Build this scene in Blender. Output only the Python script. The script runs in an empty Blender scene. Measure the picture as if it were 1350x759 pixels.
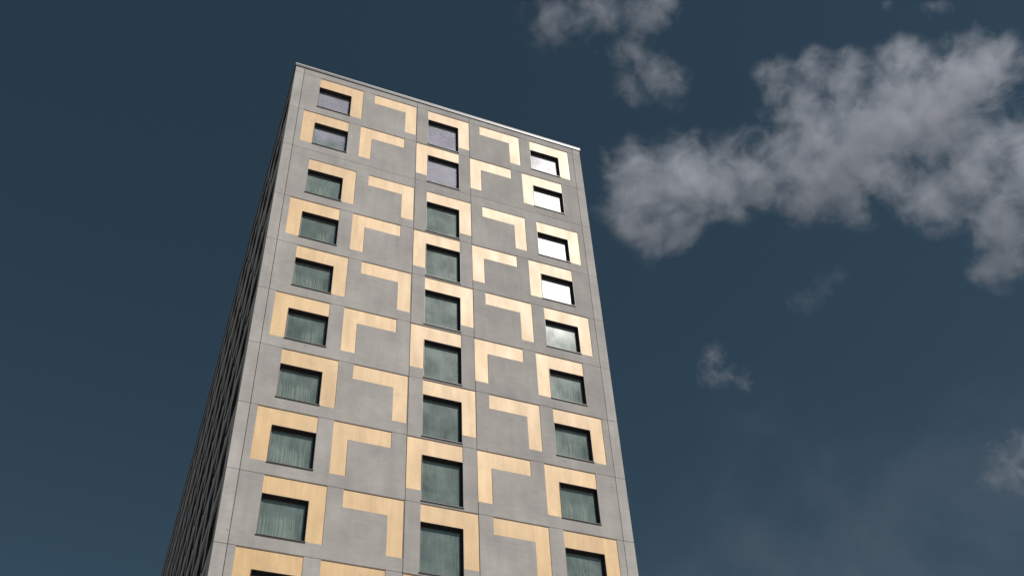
import bpy, bmesh, math, random
import numpy as np
from mathutils import Vector, Matrix

random.seed(7)
sc = bpy.context.scene
col = sc.collection
R_ = math.radians

# ------------------------------------------------------------------ measures
Z0 = 48.77            # height of the joint under the parapet
H = 3.0               # storey
EX = 0.62             # deeper band above the third row
NROW = 16
WF = 16.14            # front width
SKEW = 0.0325         # the side wall leans in plan
JW = 0.012            # half joint width
REC = 0.19            # window recess
ROOM = 0.85

def row_top(r):       # r = 1..16, top of the row's pattern
    return Z0 - (r - 1) * H - (EX if r >= 3 else 0)

# ------------------------------------------------------------------ helpers
def link(o, parent=None):
    col.objects.link(o)
    if parent is not None:
        o.parent = parent
    return o

def mesh_obj(name, bm, mats, parent=None, smooth=False):
    bmesh.ops.recalc_face_normals(bm, faces=bm.faces) if name != 'wall' else None
    me = bpy.data.meshes.new(name)
    bm.to_mesh(me); bm.free()
    for m in (mats if isinstance(mats, (list, tuple)) else [mats]):
        me.materials.append(m)
    if smooth:
        for p in me.polygons: p.use_smooth = True
    return link(bpy.data.objects.new(name, me), parent)

def box(bm, x0, x1, y0, y1, z0, z1, mi=0):
    v = [bm.verts.new(p) for p in ((x0,y0,z0),(x1,y0,z0),(x1,y1,z0),(x0,y1,z0),(x0,y0,z1),(x1,y0,z1),(x1,y1,z1),(x0,y1,z1))]
    fs = []
    for q in ((0,3,2,1),(4,5,6,7),(0,1,5,4),(1,2,6,5),(2,3,7,6),(3,0,4,7)):
        f = bm.faces.new([v[i] for i in q]); f.material_index = mi; fs.append(f)
    return fs

class NT:
    def __init__(s, nt): s.nt = nt; s.n = nt.nodes; s.l = nt.links
    def node(s, t, **kw):
        n = s.n.new(t)
        ins = kw.pop('ins', {})
        for k, v in kw.items(): setattr(n, k, v)
        for k, v in ins.items():
            if isinstance(v, bpy.types.NodeSocket): s.l.new(v, n.inputs[k])
            else: n.inputs[k].default_value = v
        return n
    def math(s, op, a, b=None, c=None, clamp=False):
        ins = {0: a}
        if b is not None: ins[1] = b
        if c is not None: ins[2] = c
        n = s.node('ShaderNodeMath', operation=op, ins=ins); n.use_clamp = clamp
        return n.outputs[0]
    def vmath(s, op, a, b=None):
        ins = {0: a}
        if b is not None: ins[1] = b
        n = s.node('ShaderNodeVectorMath', operation=op, ins=ins)
        return n.outputs['Value'] if op in ('DISTANCE', 'LENGTH', 'DOT_PRODUCT') else n.outputs[0]
    def rng(s, v, a, b, c, d, mode='LINEAR'):
        n = s.node('ShaderNodeMapRange', interpolation_type=mode, ins={'Value': v, 'From Min': a, 'From Max': b, 'To Min': c, 'To Max': d})
        return n.outputs[0]
    def noise(s, vec, scale, detail=4, rough=.55, dist=0):
        n = s.node('ShaderNodeTexNoise', ins={'Vector': vec, 'Scale': scale, 'Detail': detail, 'Roughness': rough, 'Distortion': dist})
        return n.outputs['Fac']
    def mapping(s, vec, scale=(1,1,1), loc=(0,0,0)):
        n = s.node('ShaderNodeMapping', ins={'Vector': vec, 'Scale': scale, 'Location': loc})
        return n.outputs[0]
    def mix(s, f, a, b, mode='MIX'):
        n = s.node('ShaderNodeMix', data_type='RGBA', blend_type=mode)
        for i, v in ((0, f), (6, a), (7, b)):
            if isinstance(v, bpy.types.NodeSocket): s.l.new(v, n.inputs[i])
            else: n.inputs[i].default_value = v
        return n.outputs[2]

def material(name):
    m = bpy.data.materials.new(name); m.use_nodes = True
    m.node_tree.nodes.clear()
    t = NT(m.node_tree)
    t.out = t.node('ShaderNodeOutputMaterial')
    return m, t

def principled(t, **ins):
    b = t.node('ShaderNodeBsdfPrincipled', ins={k.replace('_', ' '): v for k, v in ins.items()})
    t.l.new(b.outputs[0], t.out.inputs['Surface'])
    return b

# ------------------------------------------------------------------ materials
def mat_concrete():
    m, t = material('precast_concrete')
    pos = t.node('ShaderNodeTexCoord').outputs['Object']
    tone = t.node('ShaderNodeAttribute', attribute_name='tone').outputs['Fac']
    cloudy = t.noise(pos, .55, 5, .6)
    streak = t.noise(t.mapping(pos, (2.6, 2.6, .35)), 1.0, 5, .6)
    brush = t.noise(t.mapping(pos, (1.2, 1.2, 6.0)), 1.3, 6, .65)
    fine = t.noise(pos, 26, 4, .7)
    v = t.math('MULTIPLY', t.rng(cloudy, .3, .7, .88, 1.10), t.rng(streak, .3, .7, .925, 1.07))
    v = t.math('MULTIPLY', v, t.rng(brush, .3, .7, .94, 1.06))
    v = t.math('MULTIPLY', v, t.rng(fine, .25, .75, .95, 1.05))
    v = t.math('MULTIPLY', v, t.math('ADD', tone, .5))
    # scattered pinholes and chips
    vor = t.node('ShaderNodeTexVoronoi', feature='F1', ins={'Vector': pos, 'Scale': 2.2}).outputs
    keep = t.math('GREATER_THAN', t.node('ShaderNodeSeparateColor', ins={0: vor['Color']}).outputs[0], .42)
    size = t.math('MULTIPLY', t.node('ShaderNodeSeparateColor', ins={0: vor['Color']}).outputs[1], .07)
    dot = t.math('MULTIPLY', keep, t.math('LESS_THAN', vor['Distance'], size))
    # hairline cracks / trowel marks
    c2 = t.node('ShaderNodeTexVoronoi', feature='DISTANCE_TO_EDGE', ins={'Vector': t.vmath('ADD', pos, t.vmath('SCALE', t.node('ShaderNodeTexNoise', ins={'Vector': pos, 'Scale': 1.4, 'Detail': 5}).outputs['Color'])), 'Scale': .33}).outputs['Distance']
    crack = t.math('MULTIPLY', t.math('LESS_THAN', c2, .004), t.math('GREATER_THAN', t.noise(pos, .4, 2), .57))
    base = t.mix(t.rng(cloudy, .35, .65, 0, 1), (.425, .395, .378, 1), (.445, .42, .393, 1))
    c = t.mix(1.0, base, t.node('ShaderNodeCombineColor', ins={0: v, 1: v, 2: v}).outputs[0], 'MULTIPLY')
    c = t.mix(t.math('MULTIPLY', dot, .55), c, (.09, .085, .08, 1))
    c = t.mix(t.math('MULTIPLY', crack, .10), c, (.12, .115, .11, 1))
    bump = t.node('ShaderNodeBump', ins={'Strength': .12, 'Distance': .02, 'Height': t.math('SUBTRACT', fine, dot)})
    principled(t, Base_Color=c, Roughness=.85, Diffuse_Roughness=.4, Specular_IOR_Level=.25, Normal=bump.outputs[0])
    return m

def mat_gold():
    m, t = material('golden_facing')
    tc = t.node('ShaderNodeTexCoord').outputs['Object']
    rnd = t.node('ShaderNodeObjectInfo').outputs['Random']
    tone = t.node('ShaderNodeAttribute', attribute_name='tone').outputs['Fac']
    off = t.node('ShaderNodeCombineXYZ', ins={0: t.math('MULTIPLY', rnd, 90), 1: 0., 2: t.math('MULTIPLY', rnd, 37)}).outputs[0]
    pos = t.vmath('ADD', tc, off)
    streak = t.noise(t.mapping(pos, (4.2, 1, .5)), 1.0, 7, .68, .5)
    wide = t.noise(t.mapping(pos, (1.6, 1, .5)), 1.0, 3, .5)
    grain = t.noise(t.mapping(pos, (2, 1, 30)), 1.0, 4, .7)
    fine = t.noise(pos, 30, 3, .7)
    v = t.math('MULTIPLY', t.rng(streak, .3, .7, .93, 1.07), t.rng(wide, .3, .7, .90, 1.09))
    v = t.math('MULTIPLY', v, t.rng(grain, .3, .7, .975, 1.025))
    v = t.math('MULTIPLY', v, t.math('ADD', tone, .5))
    v = t.math('MULTIPLY', v, t.rng(rnd, 0, 1, .96, 1.04))
    stain = t.math('MULTIPLY', t.rng(t.noise(t.mapping(pos, (1.5, 1, 2.6), (3, 0, 5)), 1.0, 6, .68, .6), .54, .70, 0, 1), .5)
    base = t.mix(t.rng(streak, .35, .7, 0, 1), (.59, .375, .165, 1), (.62, .41, .20, 1))
    c = t.mix(1.0, base, t.node('ShaderNodeCombineColor', ins={0: v, 1: v, 2: v}).outputs[0], 'MULTIPLY')
    c = t.mix(stain, c, (.42, .30, .18, 1))
    bump = t.node('ShaderNodeBump', ins={'Strength': .08, 'Distance': .01, 'Height': fine})
    principled(t, Base_Color=c, Roughness=t.rng(wide, .3, .7, .50, .44), Specular_IOR_Level=.36, Normal=bump.outputs[0])
    return m

def mat_simple(name, color, rough=.5, metal=0., spec=.5, var=.1, scale=3.0):
    m, t = material(name)
    pos = t.node('ShaderNodeTexCoord').outputs['Object']
    n = t.rng(t.noise(pos, scale, 5, .6), .3, .7, 1 - var, 1 + var)
    c = t.mix(1.0, (*color, 1), t.node('ShaderNodeCombineColor', ins={0: n, 1: n, 2: n}).outputs[0], 'MULTIPLY')
    principled(t, Base_Color=c, Roughness=rough, Metallic=metal, Specular_IOR_Level=spec)
    return m

def mat_glass():
    m, t = material('green_coated_glass')
    tc = t.node('ShaderNodeTexCoord').outputs['Object']
    rnd = t.node('ShaderNodeObjectInfo').outputs['Random']
    off = t.node('ShaderNodeCombineXYZ', ins={0: t.math('MULTIPLY', rnd, 70), 1: 0., 2: t.math('MULTIPLY', rnd, 31)}).outputs[0]
    pos = t.vmath('ADD', tc, off)
    streak = t.noise(t.mapping(pos, (11, 1, .9)), 1.0, 6, .7)
    patch = t.noise(t.mapping(pos, (1.1, 1, .9)), 1.0, 4, .55)
    speck = t.noise(pos, 38, 2, .5)
    # pane: transmission tinted green + mirror coat + a satin lobe + a thin film of dirt
    wav = t.node('ShaderNodeBump', ins={'Strength': .02, 'Distance': .05, 'Height': t.noise(pos, .6, 1)}).outputs[0]
    tr = t.node('ShaderNodeBsdfTransparent', ins={'Color': (.88, .94, .89, 1)}).outputs[0]
    # thin-film coat: green square on, lilac at steeper angles to imitate mirrored cloud
    face = t.node('ShaderNodeLayerWeight', ins={'Blend': .5}).outputs['Facing']
    steep = t.rng(t.math('ADD', face, t.rng(patch, .3, .7, -.015, .015)), .374, .398, 0, 1, 'SMOOTHSTEP')
    coat = t.mix(steep, (.74, .95, .85, 1), (1.0, .80, 1.0, 1))
    sharp = t.node('ShaderNodeBsdfGlossy', ins={'Color': coat, 'Roughness': .03, 'Normal': wav}).outputs[0]
    satin = t.node('ShaderNodeBsdfGlossy', ins={'Color': (.95, .95, .93, 1), 'Roughness': t.rng(patch, .3, .7, .12, .17), 'Normal': wav}).outputs[0]
    film = t.node('ShaderNodeBsdfDiffuse', ins={'Color': (.55, .68, .61, 1)}).outputs[0]
    lw = t.math('MULTIPLY_ADD', t.math('POWER', face, 5.0), .96, .04)
    f1 = t.math('ADD', t.math('MULTIPLY', lw, 1.6), t.math('MULTIPLY_ADD', steep, .14, .13), clamp=True)
    s = t.node('ShaderNodeMixShader', ins={0: f1, 1: tr, 2: sharp}).outputs[0]
    s = t.node('ShaderNodeMixShader', ins={0: .03, 1: s, 2: satin}).outputs[0]
    d = t.math('MULTIPLY', t.rng(streak, .3, .75, .75, 1.3), t.rng(patch, .3, .7, .6, 1.35))
    d = t.math('ADD', t.math('MULTIPLY', d, .19), t.math('MULTIPLY', t.math('GREATER_THAN', speck, .73), .3))
    s = t.node('ShaderNodeMixShader', ins={0: d, 1: s, 2: film}).outputs[0]
    t.l.new(s, t.out.inputs['Surface'])
    return m

def mat_curtain():
    m, t = material('sheer_curtain')
    pos = t.node('ShaderNodeTexCoord').outputs['Object']
    n = t.rng(t.noise(t.mapping(pos, (60, 1, 3)), 1.0, 3), .3, .7, .9, 1.0)
    c = t.mix(1.0, (.66, .62, .60, 1), t.node('ShaderNodeCombineColor', ins={0: n, 1: n, 2: n}).outputs[0], 'MULTIPLY')
    d = t.node('ShaderNodeBsdfDiffuse', ins={'Color': c}).outputs[0]
    tl = t.node('ShaderNodeBsdfTranslucent', ins={'Color': c}).outputs[0]
    tr = t.node('ShaderNodeBsdfTransparent').outputs[0]
    s = t.node('ShaderNodeMixShader', ins={0: .3, 1: d, 2: tl}).outputs[0]
    s = t.node('ShaderNodeMixShader', ins={0: .25, 1: s, 2: tr}).outputs[0]
    t.l.new(s, t.out.inputs['Surface'])
    return m

CONC = mat_concrete()
GOLD = mat_gold()
SIDEF = mat_simple('shaded_gold_facing', (.13, .108, .092), .6, 0, .4, .15, 1.5)  # golden facing with the side's shade put into its brown
GLASS = mat_glass()
CURT = mat_curtain()
CLEAR, _t = material('clear_inner_glass')
_t.l.new(_t.node('ShaderNodeBsdfTransparent', ins={'Color': (.93, .96, .94, 1)}).outputs[0], _t.out.inputs['Surface'])
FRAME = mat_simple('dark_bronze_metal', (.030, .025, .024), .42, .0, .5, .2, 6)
JOINT = mat_simple('joint_sealant', (.07, .062, .055), .9, 0, .2, .3, 5)
ROOMM = mat_simple('dim_room', (.10, .10, .095), .9, 0, .2, .1, 2)
COPE = mat_simple('pale_metal_coping', (.46, .44, .425), .6, 0, .5, .06, 2)
ROOFM = mat_simple('roof_membrane', (.12, .12, .12), .9, 0, .3, .2, .4)
GROUND = mat_simple('pale_paving', (.22, .21, .20), .9, 0, .3, .25, .3)

# ------------------------------------------------------------------ the facades
# a facade is a list of bays; everything is in facade coordinates: x along, y inward, z up
def facade(width, bays, joints, name, parent, M):
    """returns (wall object, windows, panels); bays: (x of odd-row shape, x of even-row shape, kind)"""
    wins, pans = [], []
    rects = []                                  # (x0,x1,z0,z1, depth, mat)
    for r in range(1, NROW + 1):
        zt = row_top(r)
        odd = r % 2 == 1
        for xo, xe, kind in bays:
            x0 = xo if odd else xe
            zb = zt - .775
            zl = zt - 2.44
            leg0 = x0 + 1.70 if odd else x0
            leg1 = leg0 + .61
            rects.append((x0, x0 + 2.31, zb, zt - .012, .15, 0))
            rects.append((leg0, leg1, zl, zb, .15, 0))
            pans.append((x0, zt, odd, r))
            if kind != 'L':
                wx = x0 if odd else x0 + .61
                wz = zl if kind == 'W' else zt - 2.87
                rects.append((wx, wx + 1.70, wz, zb, ROOM, 2))
                wins.append((wx, wz, zb - wz, kind, r))
    for x in joints:
        rects.append((x - JW, x + JW, .15, Z0 + .46, .035, 1))
    for r in range(0, NROW + 1):
        z = Z0 - r * H - (EX if r >= 3 else 0)
        rects.append((0, width, z - .004, z + .018, .035, 1))
    xs = sorted({0., width} | {round(v, 4) for q in rects for v in q[:2]})
    zs = sorted({0., Z0 + .46} | {round(v, 4) for q in rects for v in q[2:4]})
    def thin(vs):
        out = [vs[0]]
        for v in vs[1:]:
            if v - out[-1] > .0015: out.append(v)
        return out
    xs, zs = thin(xs), thin(zs)
    xs = [v for v in xs if -1e-6 <= v <= width + 1e-6]
    nx, nz = len(xs) - 1, len(zs) - 1
    D = np.zeros((nx, nz)); MI = np.zeros((nx, nz), int)
    xc = np.array([(a + b) / 2 for a, b in zip(xs, xs[1:])]); zc = np.array([(a + b) / 2 for a, b in zip(zs, zs[1:])])
    for (a, b, c, d, dep, mi) in sorted(rects, key=lambda q: q[4]):
        ix = np.where((xc > a) & (xc < b))[0]; iz = np.where((zc > c) & (zc < d))[0]
        if len(ix) and len(iz):
            D[ix[0]:ix[-1]+1, iz[0]:iz[-1]+1] = dep; MI[ix[0]:ix[-1]+1, iz[0]:iz[-1]+1] = mi
    # a tone per precast panel
    pj = [0] + sorted(joints) + [width]
    rng = random.Random(11 if name == 'front' else 5)
    tones = {}
    def tone(x, z):
        c = sum(1 for j in pj[1:-1] if x > j)
        rr = next((r for r in range(NROW + 1) if z > Z0 - r * H - (EX if r >= 3 else 0)), NROW + 1)
        edge = (pj[c + 1] - pj[c]) < 1
        if (c, rr) not in tones:
            tones[(c, rr)] = .5 + rng.uniform(-.045, .045) + (.11 if edge else 0) + (.05 if c == 1 else 0)
        return tones[(c, rr)]
    bm = bmesh.new()
    lay = bm.loops.layers.float_color.new('tone')
    vc = {}
    def V(x, y, z):
        k = (round(x, 4), round(y, 4), round(z, 4))
        if k not in vc: vc[k] = bm.verts.new(k)
        return vc[k]
    def F(pts, mi, tn):
        f = bm.faces.new([V(*p) for p in pts]); f.material_index = mi
        for l in f.loops: l[lay] = (tn, tn, tn, 1)
    for i in range(nx):
        for j in range(nz):
            x0, x1, z0, z1, d = xs[i], xs[i+1], zs[j], zs[j+1], D[i, j]
            tn = tone(xc[i], zc[j])
            F([(x0,d,z0),(x1,d,z0),(x1,d,z1),(x0,d,z1)], MI[i, j], tn)
            if i + 1 < nx and abs(D[i+1, j] - d) > 1e-6:
                e = D[i+1, j]; mi = 2 if max(d, e) == ROOM else 0
                q = [(x1,d,z0),(x1,e,z0),(x1,e,z1),(x1,d,z1)]
                F(q, mi, tn)
            if j + 1 < nz and abs(D[i, j+1] - d) > 1e-6:
                e = D[i, j+1]; mi = 2 if max(d, e) == ROOM else 0
                F([(x0,d,z1),(x1,d,z1),(x1,e,z1),(x0,e,z1)], mi, tn)
    bm.normal_update()
    o = mesh_obj('wall', bm, [CONC, JOINT, ROOMM], parent)
    o.matrix_local = M
    return o, wins, pans

def panel_mesh(odd, seed, mat):
    """L-shaped slab: bar and leg; origin at its upper left corner on the wall plane"""
    rng = random.Random(seed)
    bm = bmesh.new(); lay = bm.loops.layers.float_color.new('tone')
    g = .004; y0, y1 = .022, .14
    lx = 1.70 if odd else 0
    ta = .5 + rng.uniform(-.05, .04); tb = .5 + rng.uniform(-.06, .04)
    bar = (g, 1.70 - .001, -.775, -.016) if odd else (.61 + .001, 2.31 - g, -.775, -.016)
    leg = (lx + (0 if odd else g), lx + .61 - (g if odd else 0), -2.44 + g, -.016)
    for (a, b, c, d), tn in ((bar, ta), (leg, tb)):
        for f in box(bm, a, b, y0, y1, c, d):
            for l in f.loops: l[lay] = (tn, tn, tn, 1)
    bmesh.ops.recalc_face_normals(bm, faces=bm.faces)
    me = bpy.data.meshes.new('facing_panel'); bm.to_mesh(me); bm.free(); me.materials.append(mat)
    return me

PANELS = {(o, s): panel_mesh(o, s * 2 + o, GOLD) for o in (True, False) for s in range(6)}

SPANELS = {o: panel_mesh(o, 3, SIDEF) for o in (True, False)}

def frame_mesh(w, h):
    """window frame with its metal lining of the recess; origin lower left on the wall plane"""
    bm = bmesh.new(); L = .012; fw = .062
    box(bm, .001, L, -.002, REC + .05, .001, h - .001)                         # left lining
    box(bm, w - L, w - .001, -.002, REC + .05, .001, h - .001)                 # right lining
    box(bm, L + .001, w - L - .001, -.002, REC + .05, h - L, h - .001)         # head
    y0, y1 = REC - .02, REC + .05
    box(bm, L + .001, L + fw, y0, y1, .02, h - L - .001)
    box(bm, w - L - fw, w - L - .001, y0, y1, .02, h - L - .001)
    box(bm, L + fw + .001, w - L - fw - .001, y0, y1, h - L - fw - .03, h - L - .002)
    box(bm, L + fw + .001, w - L - fw - .001, y0, y1, .02, .02 + fw)
    me = bpy.data.meshes.new('window'); bm.to_mesh(me); bm.free(); me.materials.append(FRAME); return me

def pane_mesh(w, h):
    bm = bmesh.new(); a = .012 + .05
    for i, f in enumerate(box(bm, a, w - a, REC + .006, REC + .018, .06, h - .09)):
        f.material_index = 0 if i == 2 else 1
    # only the outer sheet of the glazing unit is built as one thick pane
    me = bpy.data.meshes.new('pane'); bm.to_mesh(me); bm.free(); me.materials.append(GLASS); me.materials.append(CLEAR); return me

def sill_mesh(w):
    bm = bmesh.new()
    v = [bm.verts.new(p) for p in ((-.02,-.045,-.022),(w+.02,-.045,-.022),(w+.02,-.045,.000),(-.02,-.045,.000),
                                   (-.02,-.003,-.022),(w+.02,-.003,-.022),(w+.02,-.003,.012),(-.02,-.003,.012))]
    for q in ((0,1,2,3),(5,4,7,6),(0,4,5,1),(3,2,6,7),(0,3,7,4),(1,5,6,2)): bm.faces.new([v[i] for i in q])
    box(bm, .016, w - .016, -.003, REC - .022, .004, .014)
    me = bpy.data.meshes.new('sill'); bm.to_mesh(me); bm.free(); me.materials.append(FRAME); return me

def curtain_mesh(w, h, a, b, seed):
    rng = random.Random(seed); bm = bmesh.new()
    x0, x1 = .02 + a * (w - .04), .02 + b * (w - .04)
    n = int((x1 - x0) / .012)
    ph = 0; prev = None
    pitch = rng.uniform(.10, .14)
    for i in range(n + 1):
        x = x0 + (x1 - x0) * i / n
        ph += (x1 - x0) / n / pitch * 2 * math.pi * (1 + .45 * math.sin(x * 9 + seed))
        y = REC + .30 + .045 * math.sin(ph) + .014 * math.sin(ph * .37 + seed)
        p = (bm.verts.new((x, y, .01)), bm.verts.new((x, y * 1.0, h - .03)))
        if prev: bm.faces.new((prev[0], p[0], p[1], prev[1]))
        prev = p
    me = bpy.data.meshes.new('curtain'); bm.to_mesh(me); bm.free(); me.materials.append(CURT)
    for p in me.polygons: p.use_smooth = True
    return me

# the building -------------------------------------------------------------
tower = link(bpy.data.objects.new('tower_block', None))
tower['label'] = 'tall grey concrete tower block with golden angular panels around square green windows'
tower['category'] = 'building'

DEPTH = 2.93 * 20 + .46 + .30
MF = Matrix.Identity(4)
eu = Vector((SKEW, 1, 0)).normalized()
ein = Vector((eu.y, -eu.x, 0))
far = eu * DEPTH
MS = Matrix(((-eu.x, ein.x, 0, far.x), (-eu.y, ein.y, 0, far.y), (0, 0, 1, 0), (0, 0, 0, 1)))

front_bays = [(1.345, .75, 'W'), (4.265, 3.67, 'L'), (7.21, 6.617, 'M'), (10.13, 9.535, 'L'), (13.06, 12.45, 'W')]
fw, fwins, fpans = facade(WF, front_bays, [.46, 6.60, 9.527, 15.68], 'front', tower, MF)
fw['label'] = 'sunlit grey concrete front wall with dark panel joints'

side_bays = [(DEPTH - .77 - 2.31 - 2.93 * k, DEPTH - 1.37 - 2.31 - 2.93 * k, 'W') for k in range(20)]
side_j = [DEPTH - .46 - 5.86 * k for k in range(10)]
sw, swins, spans = facade(DEPTH, side_bays, side_j, 'side', tower, MS)
sw['label'] = 'side wall in shade, seen almost edge on as dark streaks'

# rear and right-hand walls, plain
b1 = Vector((far.x, far.y, 0)); b2 = Vector((WF + far.x * 0, far.y + .5, 0))
bm = bmesh.new(); lay = bm.loops.layers.float_color.new('tone')
p = [Vector((WF, 0, 0)), Vector((WF, far.y, 0)), Vector((far.x, far.y, 0))]
for a, b in ((p[0], p[1]), (p[1], p[2])):
    n = 16
    for r in range(n):
        z0 = 0 if r == n - 1 else row_top(r + 2); z1 = Z0 + .46 if r == 0 else row_top(r + 1)
        f = bm.faces.new([bm.verts.new((a.x, a.y, z0)), bm.verts.new((b.x, b.y, z0)), bm.verts.new((b.x, b.y, z1)), bm.verts.new((a.x, a.y, z1))])
        for l in f.loops: l[lay] = (.5, .5, .5, 1)
mesh_obj('rear_wall', bm, CONC, tower)
bm = bmesh.new()
bm.faces.new([bm.verts.new(v) for v in ((.3, .3, Z0 + .2), (WF - .01, .3, Z0 + .2), (WF - .01, far.y - .01, Z0 + .2), (far.x + .3, far.y - .01, Z0 + .2))])
mesh_obj('roof', bm, ROOFM, tower)

# coping: four capping pieces with a dark strip below
def strip(bm, a, b, inn, out, z0, z1, ext):
    d = (b - a).normalized(); n = Vector((d.y, -d.x, 0))     # outward for a counter-clockwise walk
    a = a - d * ext; b = b + d * ext
    q = [a + n * out, b + n * out, b - n * inn, a - n * inn]
    lo = [bm.verts.new((v.x, v.y, z0)) for v in q]; hi = [bm.verts.new((v.x, v.y, z1 + (.0 if i < 2 else -.02))) for i, v in enumerate(q)]
    bm.faces.new(lo[::-1]); bm.faces.new(hi)
    for i in range(4): bm.faces.new((lo[i], lo[(i+1) % 4], hi[(i+1) % 4], hi[i]))
c0, c1, c2, c3 = Vector((0, 0, 0)), Vector((WF, 0, 0)), Vector((WF, far.y, 0)), Vector((far.x, far.y, 0))
bm = bmesh.new()
for a, b in ((c0, c1), (c1, c2), (c2, c3), (c3, c0)):
    strip(bm, a, b, .40, .05, Z0 + .606, Z0 + .660, .05 if a in (c0, c2) else -.41)
cap = mesh_obj('coping', bm, COPE, tower)
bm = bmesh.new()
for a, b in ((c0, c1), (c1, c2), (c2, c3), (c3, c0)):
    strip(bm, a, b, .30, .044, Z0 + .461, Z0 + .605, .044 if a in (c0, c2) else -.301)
mesh_obj('coping_shade', bm, FRAME, tower)  # dark strip built in place of the shade under the coping

# windows -------------------------------------------------------------------
HS, HM = 1.665, 2.095
FR = {'W': frame_mesh(1.70, HS), 'M': frame_mesh(1.70, HM)}
PN = {'W': pane_mesh(1.70, HS), 'M': pane_mesh(1.70, HM)}
SL = sill_mesh(1.70)
def inst(name, me, parent, M=None):
    o = link(bpy.data.objects.new(name, me), parent)
    if M is not None: o.matrix_local = M
    return o

curt = {}      # (row, column) -> share of the width that the curtain covers
for r, a, b in ((1, .62, .64), (3, .0, .78), (4, .5, 1.0), (5, 0, .85), (6, .45, .97), (7, 0, .9), (8, .08, .95), (9, 0, .82), (10, 0, 1)):
    curt[(r, 0)] = (a, b)
for r, a, b in ((7, .1, .9), (8, .1, .85), (9, .05, .9), (10, 0, .9), (6, .1, .9), (5, .15, .9)):
    curt[(r, 2)] = (a, b)

def near_side(q): return (DEPTH - q[0]) + 1.2 * max(0, 0)

def place_window(M, q, with_curtain):
    wx, wz, h, kind, r = q
    o = inst('window', FR[kind], tower, M @ Matrix.Translation((wx, 0, wz)))
    inst('pane', PN[kind], o)
    inst('sill', SL, o)
    if with_curtain:
        inst('curtain', curtain_mesh(1.70, h, *with_curtain, seed=r * 3 + int(wx)), o)
    return o

def merged(name, items, *mats_of):
    """the many left over, too far or out of the frame, as one part"""
    bm = bmesh.new(); mats = []
    for me, M in items:
        k = len(bm.verts); kf = len(bm.faces)
        bm.from_mesh(me); bm.verts.ensure_lookup_table()
        bmesh.ops.transform(bm, matrix=M, verts=bm.verts[k:])
    me = bpy.data.meshes.new(name); bm.to_mesh(me); bm.free(); [me.materials.append(m) for m in mats_of]
    o = link(bpy.data.objects.new(name, me), tower); o['kind'] = 'stuff'
    return o

vis_front = [q for q in fwins if q[4] <= 10]
rest_w = [(MF, q) for q in fwins if q[4] > 10]
for q in vis_front:
    c = 0 if q[0] < 5 else (1 if q[0] < 11 else 2)
    o = place_window(MF, q, curt.get((q[4], c)))
    if c == 2 and q[4] <= 5: o['label'] = 'window whited out by the mirrored glare of the sun'
    elif q[4] <= 2: o['label'] = 'window mirroring pale lilac cloud'
    elif (q[4], c) in curt: o['label'] = 'green glazed window with a sunlit pleated curtain inside'
# side: those the photo shows largest are the ones nearest the corner
def side_key(u, r): return u + 4.0 * max(0, r - 10) + 3 * max(0, 3 - r)
sq = sorted(swins, key=lambda q: side_key(DEPTH - q[0], q[4]))
for q in sq[:70]: place_window(MS, q, None)
rest_w += [(MS, q) for q in sq[70:]]
merged('window_frame', [(FR[q[3]], M @ Matrix.Translation((q[0], 0, q[1]))) for M, q in rest_w], FRAME)
merged('window_pane', [(PN[q[3]], M @ Matrix.Translation((q[0], 0, q[1]))) for M, q in rest_w], GLASS, CLEAR)

# golden L-shaped facing panels ----------------------------------------------
k = 0
for q in fpans:
    if q[3] <= 10:
        k += 1
        inst('facing_panel', PANELS[(q[2], (k * 5 + k // 3) % 6)], tower, Matrix.Translation((q[0], 0, q[1])))
merged('lower_facing_panels', [(PANELS[(q[2], (i * 7) % 6)], Matrix.Translation((q[0], 0, q[1]))) for i, q in enumerate(fpans) if q[3] > 10], GOLD)
sp = sorted(spans, key=lambda q: side_key(DEPTH - q[0], q[3]))
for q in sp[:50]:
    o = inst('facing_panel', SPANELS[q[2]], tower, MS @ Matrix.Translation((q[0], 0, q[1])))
    o['label'] = 'dark brown facing panel, gold coloured as in shade, on the shaded side wall'
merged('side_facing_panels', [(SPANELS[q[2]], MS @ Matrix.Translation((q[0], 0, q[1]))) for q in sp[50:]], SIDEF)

# ------------------------------------------------------------------ ground
bm = bmesh.new()
S = 4000
bm.faces.new([bm.verts.new(v) for v in ((-S, -S, 0), (S, -S, 0), (S, S, 0), (-S, S, 0))])
g = mesh_obj('ground', bm, GROUND); g['kind'] = 'structure'

# ------------------------------------------------------------------ camera
F_PX = 1411.02
RW = Matrix(((0.92569772, -0.37579427, -0.04315558), (0.23590152, 0.66271894, -0.71074192), (0.29569276, 0.64775171, 0.70212785)))
CAM = Vector((-3.33866, -32.48137, Z0 - 47.124))
cd = bpy.data.cameras.new('camera'); cam = link(bpy.data.objects.new('camera', cd))
cd.sensor_width = 36; cd.lens = F_PX / 1350 * 36; cd.clip_start = .1; cd.clip_end = 30000
right, down, fwd = RW[0], RW[1], RW[2]
cam.matrix_world = Matrix(((right.x, -down.x, -fwd.x, CAM.x), (right.y, -down.y, -fwd.y, CAM.y), (right.z, -down.z, -fwd.z, CAM.z), (0, 0, 0, 1)))
sc.camera = cam
def ray(x, y):
    return (right * ((x - 675) / F_PX) + down * ((y - 379.5) / F_PX) + fwd)

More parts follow.
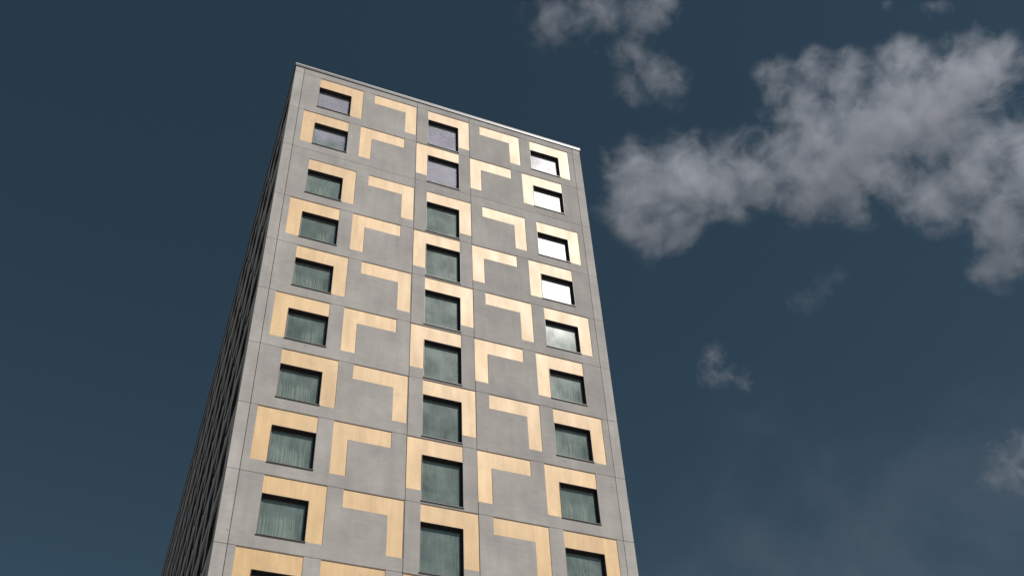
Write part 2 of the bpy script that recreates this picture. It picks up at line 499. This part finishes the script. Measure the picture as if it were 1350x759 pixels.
# ------------------------------------------------------------------ light
SUN_EL, SUN_AZ = 47.1, 150.5       # azimuth clockwise from +Y
to_sun = Vector((math.sin(R_(SUN_AZ)) * math.cos(R_(SUN_EL)), math.cos(R_(SUN_AZ)) * math.cos(R_(SUN_EL)), math.sin(R_(SUN_EL))))
sd = bpy.data.lights.new('sun', 'SUN'); sd.energy = 4.6; sd.angle = R_(.53); sd.color = (1, .965, .915)
so = link(bpy.data.objects.new('sun', sd)); so.rotation_euler = to_sun.to_track_quat('Z', 'Y').to_euler(); so.location = (0, -60, 90)

w = bpy.data.worlds.new('World'); sc.world = w; w.use_nodes = True
t = NT(w.node_tree); t.n.clear()
sky = t.node('ShaderNodeTexSky', sky_type='NISHITA'); sky.sun_disc = False
sky.sun_elevation = R_(SUN_EL); sky.sun_rotation = R_(SUN_AZ); sky.altitude = 2500; sky.air_density = 1.0; sky.dust_density = 1.3; sky.ozone_density = 1.2
hs = t.node('ShaderNodeHueSaturation', ins={'Hue': .472, 'Saturation': .96, 'Value': .72, 'Color': sky.outputs[0]})
bg = t.node('ShaderNodeBackground', ins={'Color': hs.outputs[0], 'Strength': .05})
wo = t.node('ShaderNodeOutputWorld', ins={'Surface': bg.outputs[0]})

# ------------------------------------------------------------------ clouds
def mat_cloud(name, blobs, dens, nscale, edge, g=0.):
    m, t = material(name)
    obj = t.node('ShaderNodeTexCoord').outputs['Object']
    raw = obj
    flat = t.mapping(obj, (1, 1, .3))          # billows drawn out along the cloud's thickness
    wv = t.node('ShaderNodeTexNoise', ins={'Vector': flat, 'Scale': nscale * .9, 'Detail': 5., 'Roughness': .6}).outputs['Color']
    warp = t.vmath('MULTIPLY', t.vmath('SUBTRACT', wv, (.5, .5, .5)), (1.0 / nscale,) * 3)
    pos = t.vmath('ADD', raw, warp)
    n = t.math('ADD', t.math('MULTIPLY', t.noise(flat, nscale, 9, .64, .25), .5), t.math('MULTIPLY', t.noise(flat, nscale * 3.1, 8, .7, .4), .5))
    s = None
    for c, r in blobs:
        v = t.math('MULTIPLY', t.vmath('DISTANCE', pos, tuple(c)), 1.0 / r)
        s = v if s is None else t.math('SMOOTH_MIN', s, v, .4)
    s0 = None
    for c, r in blobs:
        v = t.math('MULTIPLY', t.vmath('DISTANCE', raw, tuple(c)), 1.0 / r)
        s0 = v if s0 is None else t.math('MINIMUM', s0, v)
    S_ = t.math('SUBTRACT', 1.0, s)
    a = t.math('MULTIPLY_ADD', S_, .9, t.math('MULTIPLY_ADD', n, 3.5, -1.75 - edge))
    thin_ = t.math('MULTIPLY', t.math('POWER', t.math('MAXIMUM', t.math('ADD', a, .45), 0), 2.0), .10)      # torn veil round the core
    a = t.math('MULTIPLY', t.math('MAXIMUM', t.math('MAXIMUM', a, 0), thin_), t.rng(s0, 1.5, 1.0, 0, 1, 'SMOOTHSTEP'))
    d = t.math('MULTIPLY', t.math('MINIMUM', t.math('POWER', t.math('MULTIPLY', a, 1.2), 1.5), 2.0), dens)
    v = t.node('ShaderNodeVolumePrincipled', ins={'Color': (.905, .925, 1, 1), 'Density': d, 'Anisotropy': g})
    t.l.new(v.outputs[0], t.out.inputs['Volume'])
    return m

def cloud(name, px, dist, dens, nscale, edge, label, g=-.35, vec=None):
    ray = vec or globals()['ray']
    """px: (x, y, radius) puffs; the cloud stands at its own distance and is as deep as it is high"""
    cx = sum(p[0] for p in px) / len(px); cy = sum(p[1] for p in px) / len(px)
    org = CAM + ray(cx, cy) * dist
    rng = random.Random(len(px) * 3 + int(cx))
    axis = ray(cx, cy).normalized()
    rot = axis.to_track_quat('Z', 'Y').to_matrix()
    blobs = []
    for x, y, r in px:
        rr = r / F_PX * dist
        c = CAM + ray(x, y) * (dist) + axis * rng.uniform(-.25, .25) * rr - org
        blobs.append((rot.transposed() @ c, rr))
    bm = bmesh.new()
    for c, r in blobs:
        bmesh.ops.create_icosphere(bm, subdivisions=3, radius=r * 1.55, matrix=Matrix.Translation(c))
    me = bpy.data.meshes.new(name); bm.to_mesh(me); bm.free()
    tmp = link(bpy.data.objects.new(name + '_build', me))
    md = tmp.modifiers.new('r', 'REMESH'); md.mode = 'VOXEL'; md.voxel_size = max(r for c, r in blobs) / 7
    dg = bpy.context.evaluated_depsgraph_get(); dg.update()
    me2 = bpy.data.meshes.new_from_object(tmp.evaluated_get(dg))
    bpy.data.objects.remove(tmp); me2.name = name
    me2.materials.clear(); me2.materials.append(mat_cloud(name, blobs, dens, nscale, edge, g))
    o = link(bpy.data.objects.new(name, me2)); o.matrix_world = Matrix.Translation(org) @ rot.to_4x4()
    o['label'] = label; o['category'] = 'cloud'; o['group'] = 'clouds in the sky'
    return o

D0 = 2000
v = cloud('cloud_veil', [(1000, 720, 150), (1150, 690, 170), (1300, 700, 170), (1420, 600, 130), (1120, 820, 170), (900, 800, 120), (1000, 560, 70)], 2600, .00014, .0022, -.2,
          'faint veil of thin high cloud low in the sky to the right of the tower')
v['kind'] = 'stuff'; del v['group']
cloud('cloud', [(855, 255, 66), (905, 235, 58), (875, 310, 42), (830, 215, 36), (950, 245, 46), (1000, 225, 58), (1070, 205, 80), (1020, 105, 30), (1075, 95, 30), (1060, 140, 40), (1120, 110, 40),
                (1150, 190, 88), (1235, 150, 80), (1285, 105, 60), (1180, 85, 36), (1290, 220, 80), (1330, 300, 56), (1385, 240, 80), (1318, 345, 40), (1225, 255, 52), (1120, 255, 45), (1060, 265, 34)],
      D0, .0115, .0065, -.10, 'largest cloud, broad and ragged, filling the sky to the right of the tower')
cloud('cloud', [(735, 25, 48), (790, 15, 52), (850, 10, 45), (835, 65, 40), (868, 100, 45), (830, 110, 30)],
      D0, .006, .009, .0, 'wispy grey cloud cut off by the top edge above the tower roof')
cloud('cloud', [(940, 470, 24), (940, 492, 24), (982, 502, 18), (962, 495, 16)], D0, .007, .026, .0, 'tiny ragged wisp of cloud alone below the big cloud')
cloud('cloud', [(1325, 605, 30), (1350, 590, 30), (1310, 630, 22), (1345, 625, 30)], D0, .005, .02, .0, 'small faint cloud at the right edge low in the sky')
cloud('cloud', [(1060, 395, 28), (1085, 375, 26), (1105, 365, 16)], D0, .0022, .02, .0, 'very faint streak of cloud just beneath the big cloud')
cloud('cloud', [(1230, 8, 20), (1245, 0, 20), (1170, 2, 14)], D0, .006, .02, .05, 'thin scrap of cloud at the top edge above the big cloud')

# a bank of cloud over the street behind the camera, mirrored in the top windows
def behind(x, y):      # degrees from the facade's normal towards +x, degrees of elevation
    a, e = R_(x), R_(y)
    return Vector((math.sin(a) * math.cos(e), -math.cos(a) * math.cos(e), math.sin(e)))
deg = F_PX * math.tan(R_(1))
cloud('cloud', [(0, 55, 4.2 * deg), (6, 54.6, 4 * deg), (12, 55, 4.2 * deg), (18, 54.6, 4.2 * deg), (24, 55, 4 * deg), (31, 55.5, 4 * deg)], 1800, .012, .006, -.15,
      'cloud bank behind the viewer, mirrored in the topmost windows', .45, behind)

# ------------------------------------------------------------------ render
sc.render.engine = 'CYCLES'
cy = sc.cycles
cy.use_denoising = True
cy.max_bounces = 6; cy.diffuse_bounces = 3; cy.glossy_bounces = 3; cy.transparent_max_bounces = 16; cy.volume_bounces = 2
cy.volume_step_rate = .5; cy.volume_max_steps = 128
cy.sample_clamp_indirect = 1.5; cy.sample_clamp_direct = 1.6
vs = sc.view_settings
vs.view_transform = 'Standard'; vs.look = 'None'; vs.exposure = 0; vs.gamma = 1; vs.use_curve_mapping = False
